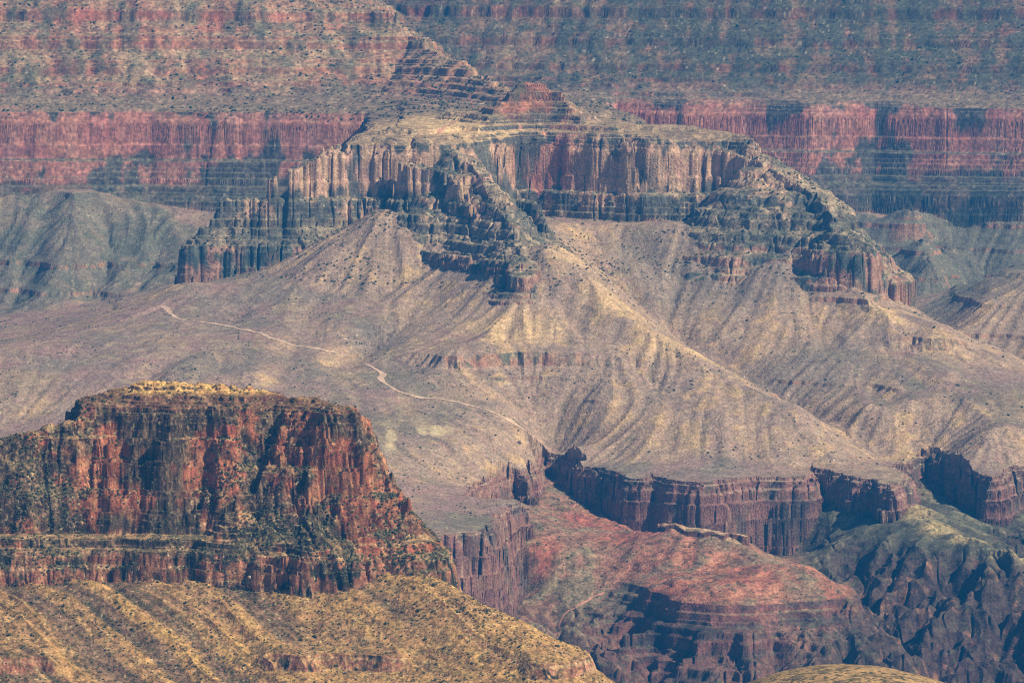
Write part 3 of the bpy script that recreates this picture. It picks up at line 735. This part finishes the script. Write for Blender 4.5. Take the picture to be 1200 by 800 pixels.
def HN(x, y, full=False):
    x = np.asarray(x, np.float64); y = np.asarray(y, np.float64)
    n1 = fbm(x, y, 120, 3, 21.0); n2 = fbm(x, y, 34, 3, 22.0); rg = ridged(x, y, 42, 3, 23.0); n3 = fbm(x, y, 9, 3, 24.0)
    E = GN.samp(EN, x, y)
    upc = sst(885, 905, E) * (1 - sst(940, 955, E))
    sh = x + 0.55 * (E - 900)        # flutes lean to the right going down
    fl = ridged(sh, y * 0.4, 26, 3, 25.0)
    fq = (fiss(sh, y, 21, 9.) * 5 + fiss(sh, y, 8, 10., .68) * 2.4) * (.2 + .8 * sst(-.3, .3, n1))
    Ew = E + n1 * 7 + n2 * (3 + 5 * upc) + rg * (2 + 5.5 * upc) + fl * 6 * upc + n3 * 3.4 - fq + GN.samp(lC, x, y) * 1.2 * upc
    mk = sst(-.12, .12, fbm(x, y * .6, 75, 2, 29.)) * (E < 934)
    def NS(e): return np.interp(e, NE, NZ) * (1 - mk) + np.interp(e, NE2, NZ2) * mk
    c0 = NS(Ew) + n1 * 4
    C = NS(Ew + (1.3 * np.sin(c0 * (2 * math.pi / 8.3)) + 1.1 * np.sin(c0 * (2 * math.pi / 4.4)) + 1.2 * np.sin(c0 * (2 * math.pi / 21.))) * sst(-.6, .4, n2)) + n3 * 0.6
    Wc = GN.samp(EcN, x, y) + n1 * 4 + n2 * 5 + rg * 5 + fl * 6 * upc + n3 * 2.4 - fq
    C = np.maximum(C, np.minimum(NS(Wc), GN.samp(ZcN, x, y) + n2 * 5 + n3 * 2 + rg * 4))
    t0 = GN.samp(TN, x, y); a = GN.samp(lN, x, y); b = GN.samp(lN2, x, y)
    ru = (x + y) * .7071 + n1 * 11 + n2 * 2.5; rv = (x - y) * .7071
    r1 = ridged(ru, rv * .06, 34, 1, 33.) ; r2 = ridged(ru, rv * .08, 14, 2, 34.)
    T = t0 + a * 0.5 + b * .9 + r1 * (3.6 + 3 * n1) + r2 * (2.4 + 3 * n2) + n3 * 0.9 + n2 * 1.0 + fbm(x, y, 4, 2, 26.) * 0.5
    m_ = sst(-0.15, 0.05, fbm(x, y * 0.3, 110, 2, 27.0))
    T = ledge(T, 607 + n1 * 2, 13, 20, m_)
    Z = np.maximum(C, T)
    if not full: return Z
    return Z, (C > T).astype(int), dict(E=Ew, lt=a, lt2=b, n1=n1, n2=n2, fl=fl, r1=r1, r2=r2)

def colour_near(x, y, z, n, form, F):
    steep = 1 - sst(0.42, 0.70, n[:, 2])
    p1 = fbm3(x, y, z, 48, 46, 3, 11); p2 = fbm3(x, y, z, 14, 18, 3, 12); v1 = fbm3(x, y, z, 4, 40, 2, 13); b1 = fbm3(x, y, z, 300, 3, 3, 14)
    fine = fbm3(x, y, z, 2.2, 2.2, 2, 15)
    red = C3(.27, .115, .08); org = C3(.38, .20, .13); dgr = C3(.034, .032, .027); olv = C3(.15, .115, .08)
    left = 1 - sst(-330, -200, x)
    c = mixc(red[None], org[None], sst(-.2, .5, v1 + p2 * .6))
    k = sst(-0.08, 0.22, p1 * .8 + p2 * .55 + 0.22 * left - 0.05 + 0.12 * (1 - sst(700, 740, z)) - .1 * sst(770, 790, z))
    c = mixc(c, mixc(dgr[None], olv[None], sst(-.3, .5, v1 + fine)), k * .92)
    c = mixc(c, dgr[None] * .8, (1 - sst(690, 722, z)) * sst(-.3, .1, p2) * .7 * sst(678, 684, z))
    ledg = 1 - steep
    c = mixc(c, mixc(C3(.30, .21, .125)[None], C3(.12, .105, .065)[None], sst(-.2, .3, p2)), ledg * .85)
    c = mixc(c, C3(.60, .40, .19)[None], sst(806, 810, z) * ledg * 0.9)
    c = mixc(c, C3(.15, .085, .06)[None], sst(796, 799, z) * (1 - sst(808, 811, z)) * (.45 + .5 * sst(-.3, .3, p2)))
    low = 1 - sst(674, 679, z)
    lc = mixc(C3(.27, .14, .10)[None], C3(.38, .27, .17)[None], sst(-.1, .5, b1 * 1.0 + v1 * .4))
    lc = mixc(lc, dgr[None], sst(0.05, .4, p2 + v1 * .5))
    c = mixc(c, lc, low * steep)
    yel = C3(.50, .33, .165); tan_ = C3(.36, .235, .145); pur = C3(.17, .12, .095); dk = C3(.08, .075, .05)
    lt, lt2 = F['lt'], F['lt2']
    r1, r2 = F['r1'], F['r2']
    t_ = mixc(tan_[None], yel[None], 0.35 + .2 * lt + r2 * .9 + p1 * .4)
    t_ = mixc(t_, pur[None], sst(-.1, .7, -r1 * 1.1 + p1 * .5) * .8)  # runnels: lit crests and shaded gaps painted into the slope colour
    t_ = mixc(t_, dk[None], sst(-.1, .7, -r2 * 1.1 - r1 * .5 + p2 * .5 - .15) * .8)
    t_ = mixc(t_ * .74, lc, steep)
    c = np.where((form == 1)[:, None], c, t_)
    veg = speckle(x, y, z, 2.6, 0.62, 6.0)
    c = mixc(c, C3(.05, .06, .03)[None], veg * (.55 - .15 * steep))
    c = mixc(c, C3(.52, .44, .28)[None], speckle(x, y, z, 2.0, .80, 8.0) * .5)
    md = fbm3(x, y, z, 6, 4, 2, 16)
    return np.clip(c * np.clip(1 + .6 * fine + .65 * md, .3, 1.9)[:, None], .008, .8)

azn = np.concatenate([np.linspace(-0.17, -hw * 1.06, 80)[:-1], np.linspace(-hw * 1.06, 0.03, int(1000 * QUAL)), np.linspace(0.03, 0.075, 40)[1:]])
posn = polar_grid(HN, azn, [(3850, 4130, 60), (4130, 4235, 330), (4235, 4330, 420), (4330, 4460, 520), (4460, 4700, 120), (4700, 5250, 60)], naz=300, blur_az=3.0)
ncn, nrn = posn.shape
Xn = (azn[:, None] * posn).ravel(); Yn = posn.ravel()
Zn, fn, FN = HN(Xn, Yn, True)
Vn = np.stack([Xn, Yn, Zn], 1)
nn = grid_normals(Vn, (ncn, nrn))
Cn = colour_near(Xn, Yn, Zn, nn, fn, FN)
Fn = quads(ncn, nrn)
kind(sub_mesh('mesa_cliffs', Vn, Fn, Cn, fn[Fn[:, 0]] == 1, M_near), 'structure')
kind(sub_mesh('mesa_slope', Vn, Fn, Cn, fn[Fn[:, 0]] == 0, M_near), 'structure')
print('mesa', len(Vn), round(time.time() - T0, 1))

# ------------------------------------------------------------------ trail
def hit(Hf, px, py, d0, d1, n=3000):
    """where a line of sight first meets the ground"""
    d = ray(px, py); Dv = np.linspace(d0, d1, n)
    X = d[0] / d[1] * Dv; Zr = CAMZ + d[2] / d[1] * Dv
    k = np.argmax(Hf(X, Dv) > Zr)
    return X[k], Dv[k]
M_trail = bpy.data.materials.new('pale_dust'); M_trail.use_nodes = True
_b = M_trail.node_tree.nodes['Principled BSDF']; _b.inputs['Roughness'].default_value = 1
_n = M_trail.node_tree.nodes.new('ShaderNodeTexNoise'); _n.inputs['Scale'].default_value = 0.2
_r = M_trail.node_tree.nodes.new('ShaderNodeValToRGB'); _r.color_ramp.elements[0].color = (.46, .30, .20, 1); _r.color_ramp.elements[1].color = (.66, .50, .36, 1)
_r.color_ramp.elements[0].position = .35; _r.color_ramp.elements[1].position = .65
_t = M_trail.node_tree.nodes.new('ShaderNodeTexCoord')
M_trail.node_tree.links.new(_t.outputs['Object'], _n.inputs['Vector']); M_trail.node_tree.links.new(_n.outputs['Fac'], _r.inputs['Fac']); M_trail.node_tree.links.new(_r.outputs['Color'], _b.inputs['Base Color'])
M_red = M_trail.copy(); M_red.name = 'red_dust'
for e_, c_ in zip([nd for nd in M_red.node_tree.nodes if nd.type == 'VALTORGB'][0].color_ramp.elements, ((.38, .17, .12, 1), (.50, .26, .18, 1))): e_.color = c_
def trail(name, pix, d0, d1, w, mat, lift=0.5):
    P = []
    for a, b in zip(pix[:-1], pix[1:]):
        n_ = max(1, int(math.hypot(b[0] - a[0], b[1] - a[1]) / 4))
        for i in range(n_): P.append((a[0] + (b[0] - a[0]) * i / n_, a[1] + (b[1] - a[1]) * i / n_))
    Q = [hit(H, p[0], p[1], d0, d1) for p in P]
    Q = [q for i, q in enumerate(Q) if i == 0 or math.hypot(q[0] - Q[i - 1][0], q[1] - Q[i - 1][1]) < 120]
    Q = densify([(q[0], q[1], 0) for q in Q], 3.0)[:, :2]
    Qs = np.stack([np.convolve(np.pad(Q[:, i], 4, mode='edge'), np.ones(9) / 9, 'valid') for i in (0, 1)], 1)
    Qs = Qs + np.stack([fbm(Qs[:, 0], Qs[:, 1], 40, 3, 61.), fbm(Qs[:, 0], Qs[:, 1], 40, 3, 62.)], 1) * 5
    tg = np.gradient(Qs, axis=0); tg /= np.linalg.norm(tg, axis=1, keepdims=True) + 1e-9
    nm = np.stack([-tg[:, 1], tg[:, 0]], 1)
    ww = w * (0.35 + 1.9 * vn(Qs[:, 0] / 22, Qs[:, 1] / 22) * vn(Qs[:, 0] / 6, Qs[:, 1] / 6) ** .5)
    K = 5; rows = []
    for k in range(K):
        q = Qs + nm * (ww * (k / (K - 1) - 0.5) * 2)[:, None]
        rows.append(np.stack([q[:, 0], q[:, 1], H(q[:, 0], q[:, 1]) + lift], 1))
    Vt = np.stack(rows, 1).reshape(-1, 3)
    kind(make_mesh(name, Vt, quads(len(Qs), K), None, mat, True), 'structure')
trail('trail', [(190, 357), (198, 366), (215, 376), (240, 378), (262, 381), (285, 386), (305, 391), (322, 398), (340, 404), (360, 407), (380, 411), (398, 414)], 6900, 7800, 2.8, M_trail)
trail('trail', [(431, 426), (440, 434), (450, 438), (446, 446), (458, 453), (472, 460), (488, 466), (508, 467), (530, 470), (545, 474), (560, 478), (580, 484), (600, 495), (620, 507), (632, 515)], 6500, 7800, 3.6, M_trail)
trail('trail', [(652, 745), (655, 735), (652, 722), (665, 717), (680, 711), (688, 703), (700, 696), (715, 693)], 5900, 7000, 1.5, M_red)
trail('trail', [(672, 596), (676, 588), (683, 583)], 6200, 7200, 1.4, M_red)
trail('trail', [(470, 88), (490, 96), (520, 110)], 7900, 9000, 2.4, M_red)
trail('trail', [(550, 115), (556, 130)], 7900, 9000, 1.8, M_red)
trail('trail', [(535, 141), (520, 150), (505, 161)], 7600, 9000, 1.6, M_red)

# ------------------------------------------------------------------ small knoll at the lower edge
KX, KY, KZ = PD(1000, 789, 3200)
kx, ky = np.meshgrid(np.linspace(-160, 160, 330), np.linspace(-200, 300, 400), indexing='ij')
r_ = np.hypot(kx / 1.0, ky / 1.6)
kz = KZ - 0.0030 * np.abs(kx) ** 2.0 - 0.0012 * ky ** 2 + fbm(kx + 900, ky, 30, 4, 41.) * 1.2
kz = np.maximum(kz, KZ - 260 + 0 * kx)
kv = np.stack([(kx + KX).ravel(), (ky + KY).ravel(), kz.ravel()], 1)
kc = mixc(C3(.40, .28, .16)[None], C3(.17, .13, .09)[None], sst(-.1, .5, fbm(kv[:, 0], kv[:, 1], 8, 3, 42.)))
kc = mixc(kc, C3(.07, .07, .04)[None], sst(.62, .7, vn(kv[:, 0] / 2.0, kv[:, 1] / 2.0)))
kind(make_mesh('knoll', kv, quads(330, 400), kc, M_near), 'structure')

# ------------------------------------------------------------------ valley floor under everything
gx_, gy_ = np.meshgrid(np.linspace(-9000, 9000, 120), np.linspace(-3000, 16000, 120), indexing='ij')
gz = 40 + fbm(gx_, gy_, 1500, 4, 51.) * 40
gv = np.stack([gx_.ravel(), gy_.ravel(), gz.ravel()], 1)
gc = np.tile(C3(.22, .17, .13), (len(gv), 1))
kind(make_mesh('ground', gv, quads(120, 120), gc, M_rock), 'structure')

# ------------------------------------------------------------------ scrub and boulders
def ico():
    p = (1 + 5 ** .5) / 2
    v = np.array([(-1, p, 0), (1, p, 0), (-1, -p, 0), (1, -p, 0), (0, -1, p), (0, 1, p), (0, -1, -p), (0, 1, -p), (p, 0, -1), (p, 0, 1), (-p, 0, -1), (-p, 0, 1)], float)
    v /= np.linalg.norm(v[0])
    f = np.array([(0, 11, 5), (0, 5, 1), (0, 1, 7), (0, 7, 10), (0, 10, 11), (1, 5, 9), (5, 11, 4), (11, 10, 2), (10, 7, 6), (7, 1, 8), (3, 9, 4), (3, 4, 2), (3, 2, 6), (3, 6, 8), (3, 8, 9), (4, 9, 5), (2, 4, 11), (6, 2, 10), (8, 6, 7), (9, 8, 1)])
    return v, f
IV, IF = ico()
M_leaf = bpy.data.materials.new('scrub_leaves'); M_leaf.use_nodes = True
_b = M_leaf.node_tree.nodes['Principled BSDF']; _b.inputs['Roughness'].default_value = .9; _b.inputs['Specular IOR Level'].default_value = .1
_n = M_leaf.node_tree.nodes.new('ShaderNodeTexNoise'); _n.inputs['Scale'].default_value = 0.5
_r = M_leaf.node_tree.nodes.new('ShaderNodeValToRGB'); _r.color_ramp.elements[0].color = (.035, .045, .03, 1); _r.color_ramp.elements[1].color = (.10, .115, .06, 1)
_t = M_leaf.node_tree.nodes.new('ShaderNodeTexCoord')
M_leaf.node_tree.links.new(_t.outputs['Object'], _n.inputs['Vector']); M_leaf.node_tree.links.new(_n.outputs['Fac'], _r.inputs['Fac']); M_leaf.node_tree.links.new(_r.outputs['Color'], _b.inputs['Base Color'])
rs = np.random.default_rng(77)
def scatter(Hf, x, y, size, name):
    """many low bushes in one mesh"""
    n_ = len(x); z = Hf(x, y)
    j = 1 + rs.uniform(-.3, .3, (n_, 12, 3))
    Vv = IV[None] * j * size[:, None, None] * np.array([1, 1, .85])
    Vv += np.stack([x, y, z + size * .45], 1)[:, None]
    Ff = (IF[None] + (np.arange(n_) * 12)[:, None, None]).reshape(-1, 3)
    return kind(make_mesh(name, Vv.reshape(-1, 3), Ff, None, M_leaf), 'stuff')
# random spots on what the camera can see of the meshes, thinned by noise
def spots(V_, n_, nrm, keep):
    k = rs.integers(0, len(V_), n_ * 4)
    k = k[keep(V_[k], nrm[k])][:n_]
    return V_[k, 0] + rs.uniform(-3, 3, len(k)), V_[k, 1] + rs.uniform(-3, 3, len(k))
vis = np.abs(V[:, 0] / V[:, 1]) < hw * 1.1
Vs, ns_ = V[vis], n[vis]
def kp_far(v, q): return (q[:, 2] > .6) & (v[:, 1] > 8200) & (v[:, 2] > 790) & (vn(v[:, 0] / 60, v[:, 1] / 60) * .6 + vn(v[:, 0] / 17, v[:, 1] / 17) * .4 > rs.uniform(.25, .65, len(v)))
def kp_mid(v, q): return (q[:, 2] > .7) & (v[:, 1] < 8500) & (v[:, 1] > 6100) & (vn(v[:, 0] / 50, v[:, 1] / 50) + .25 * vn(v[:, 0] / 14, v[:, 1] / 14) > .72)
x_, y_ = spots(Vs, 12000, ns_, kp_far); scatter(H, x_, y_, rs.uniform(.9, 1.5, len(x_)) * rs.uniform(.8, 2.2, len(x_)), 'far_scrub')
x_, y_ = spots(Vs, 4500, ns_, kp_mid); scatter(H, x_, y_, rs.uniform(.5, .9, len(x_)) * rs.uniform(.9, 2.2, len(x_)), 'plateau_scrub')
visn = np.abs(Vn[:, 0] / Vn[:, 1]) < hw * 1.1
def kp_n(v, q): return (q[:, 2] > .55) & (vn(v[:, 0] / 30, v[:, 1] / 30) * .5 + vn(v[:, 0] / 7, v[:, 1] / 7) * .5 > rs.uniform(.3, .6, len(v))) & (v[:, 1] < 4560)
x_, y_ = spots(Vn[visn], 6500, nn[visn], kp_n); scatter(HN, x_, y_, rs.uniform(.35, .6, len(x_)) * rs.uniform(.8, 2.0, len(x_)), 'mesa_scrub')
def kp_c(v, q): return (q[:, 2] > .22) & (q[:, 2] < .75) & (v[:, 2] > 655) & (vn(v[:, 0] / 22, v[:, 1] / 22 + v[:, 2] / 30) > .42)
x_, y_ = spots(Vn[visn], 9000, nn[visn], kp_c); scatter(HN, x_, y_, rs.uniform(.5, 1.4, len(x_)), 'ledge_scrub')
def kp_m(v, q): return (q[:, 2] > .25) & (v[:, 1] > 7350) & (v[:, 1] < 8250) & (v[:, 2] > 600) & (v[:, 2] < 780) & (vn(v[:, 0] / 40, v[:, 1] / 40 + v[:, 2] / 50) > .45)
x_, y_ = spots(Vs, 7000, ns_, kp_m); scatter(H, x_, y_, rs.uniform(.8, 2.2, len(x_)), 'butte_scrub')
# the largest bushes one by one
def bush_mesh(seed):
    r2 = np.random.default_rng(seed); vs = []; fs = []
    for k in range(7):
        c_ = np.array([r2.uniform(-.55, .55), r2.uniform(-.55, .55), r2.uniform(.25, .8)]) if k else np.array([0, 0, .5])
        rr = r2.uniform(.35, .6)
        vs.append(IV * (1 + r2.uniform(-.3, .3, (12, 1))) * rr + c_); fs.append(IF + 12 * k)
    return np.concatenate(vs), np.concatenate(fs)
bushes = []
for k in range(5):
    bv, bf = bush_mesh(k)
    bushes.append(make_mesh('desert_shrub', bv, bf, None, M_leaf))
GROUP = 'dark juniper bushes dotted over the rock slopes'
def place_bushes(x, y, Hf, sc, label):
    z = Hf(x, y)
    for i in range(len(x)):
        o = bushes.pop() if bushes else src[i % 5].copy()
        if o.name not in col.objects: col.objects.link(o)
        o.location = (float(x[i]), float(y[i]), float(z[i]) - .15 * float(sc[i])); o.scale = (float(sc[i]),) * 3
        o.rotation_euler = (0, 0, float(rs.uniform(0, 6.28)))
        o['label'] = label; o['category'] = 'shrub'; o['group'] = label
src = list(bushes)
x_, y_ = spots(Vn[visn], 120, nn[visn], lambda v, q: kp_n(v, q) & (v[:, 2] > 560))
place_bushes(x_, y_, HN, rs.uniform(1.3, 2.1, len(x_)), 'dark round bush on the slopes and ledges of the near mesa')
x_, y_ = spots(Vs, 90, ns_, lambda v, q: (v[:, 1] > 8250) & (v[:, 2] > 800) & (v[:, 2] < 960) & (q[:, 2] > .6))
place_bushes(x_, y_, H, rs.uniform(3.2, 4.6, len(x_)), 'dark juniper on the banded red slopes above the far cliffs')
x_, y_ = spots(Vs, 80, ns_, lambda v, q: (v[:, 1] > 6900) & (v[:, 1] < 7700) & (q[:, 2] > .75) & (v[:, 0] > 250))
place_bushes(x_, y_, H, rs.uniform(2.0, 3.2, len(x_)), 'dark bush in the wide talus bowl right of the buttress')

def boulder(px, py, Hf, d0, d1, size, colr, label, seed):
    X_, Y_ = hit(Hf, px, py, d0, d1)
    r2 = np.random.default_rng(seed)
    import bmesh
    me = bpy.data.meshes.new('boulder'); bm = bmesh.new()
    bmesh.ops.create_icosphere(bm, subdivisions=3, radius=1)
    for v in bm.verts:
        c_ = v.co; f_ = 1.0
        for pl in range(9):
            d_ = np.random.default_rng(seed * 50 + pl).normal(size=3); d_ /= np.linalg.norm(d_)
            dd = c_.x * d_[0] + c_.y * d_[1] + c_.z * d_[2]
            lim = .62 + .03 * pl
            if dd * f_ > lim: f_ = lim / dd
        v.co = c_ * f_
    bm.to_mesh(me); bm.free()
    mt = bpy.data.materials.new('boulder_stone'); mt.use_nodes = True
    nt = mt.node_tree; b_ = nt.nodes['Principled BSDF']; b_.inputs['Roughness'].default_value = .95
    tx = nt.nodes.new('ShaderNodeTexNoise'); tx.inputs['Scale'].default_value = 3
    rp = nt.nodes.new('ShaderNodeValToRGB'); rp.color_ramp.elements[0].color = tuple(q * .7 for q in colr) + (1,); rp.color_ramp.elements[1].color = tuple(colr) + (1,)
    tcn = nt.nodes.new('ShaderNodeTexCoord')
    nt.links.new(tcn.outputs['Object'], tx.inputs['Vector']); nt.links.new(tx.outputs['Fac'], rp.inputs['Fac']); nt.links.new(rp.outputs['Color'], b_.inputs['Base Color'])
    me.materials.append(mt)
    o = bpy.data.objects.new('boulder', me); col.objects.link(o)
    o.location = (X_, Y_, float(Hf(np.array([X_]), np.array([Y_]))[0]) + size[2] * .35); o.scale = size; o.rotation_euler = (0, 0, r2.uniform(0, 6))
    o['label'] = label; o['category'] = 'boulder'
boulder(293, 677, HN, 4150, 4500, (2.2, 2.0, 2.0), (.62, .52, .38), 'pale round boulder below the lower cliff band of the near mesa', 1)
boulder(608, 519, H, 6500, 7500, (4.0, 5, 2.6), (.14, .11, .10), 'small dark rock on the pale patch of the plateau', 2)

# ------------------------------------------------------------------ haze
def haze(density):
    x0, x1, y0, y1, z0, z1 = -9200, 9200, -3200, 16200, -20, 1420
    v = np.array([(x, y, z) for x in (x0, x1) for y in (y0, y1) for z in (z0, z1)], float)
    f = np.array([(0, 1, 3, 2), (4, 6, 7, 5), (0, 4, 5, 1), (2, 3, 7, 6), (0, 2, 6, 4), (1, 5, 7, 3)])
    m = bpy.data.materials.new('haze_air'); m.use_nodes = True
    nt = m.node_tree; nt.nodes.remove(nt.nodes['Principled BSDF'])
    pv = nt.nodes.new('ShaderNodeVolumePrincipled')
    pv.inputs['Color'].default_value = (0.02, 0.33, 0.92, 1)
    pv.inputs['Density'].default_value = density
    pv.inputs['Anisotropy'].default_value = 0.2
    nt.links.new(pv.outputs[0], nt.nodes['Material Output'].inputs['Volume'])
    o = make_mesh('haze', v, f, None, m)
    kind(o, 'stuff')
haze(5.0e-5)
print('done', round(time.time() - T0, 1))
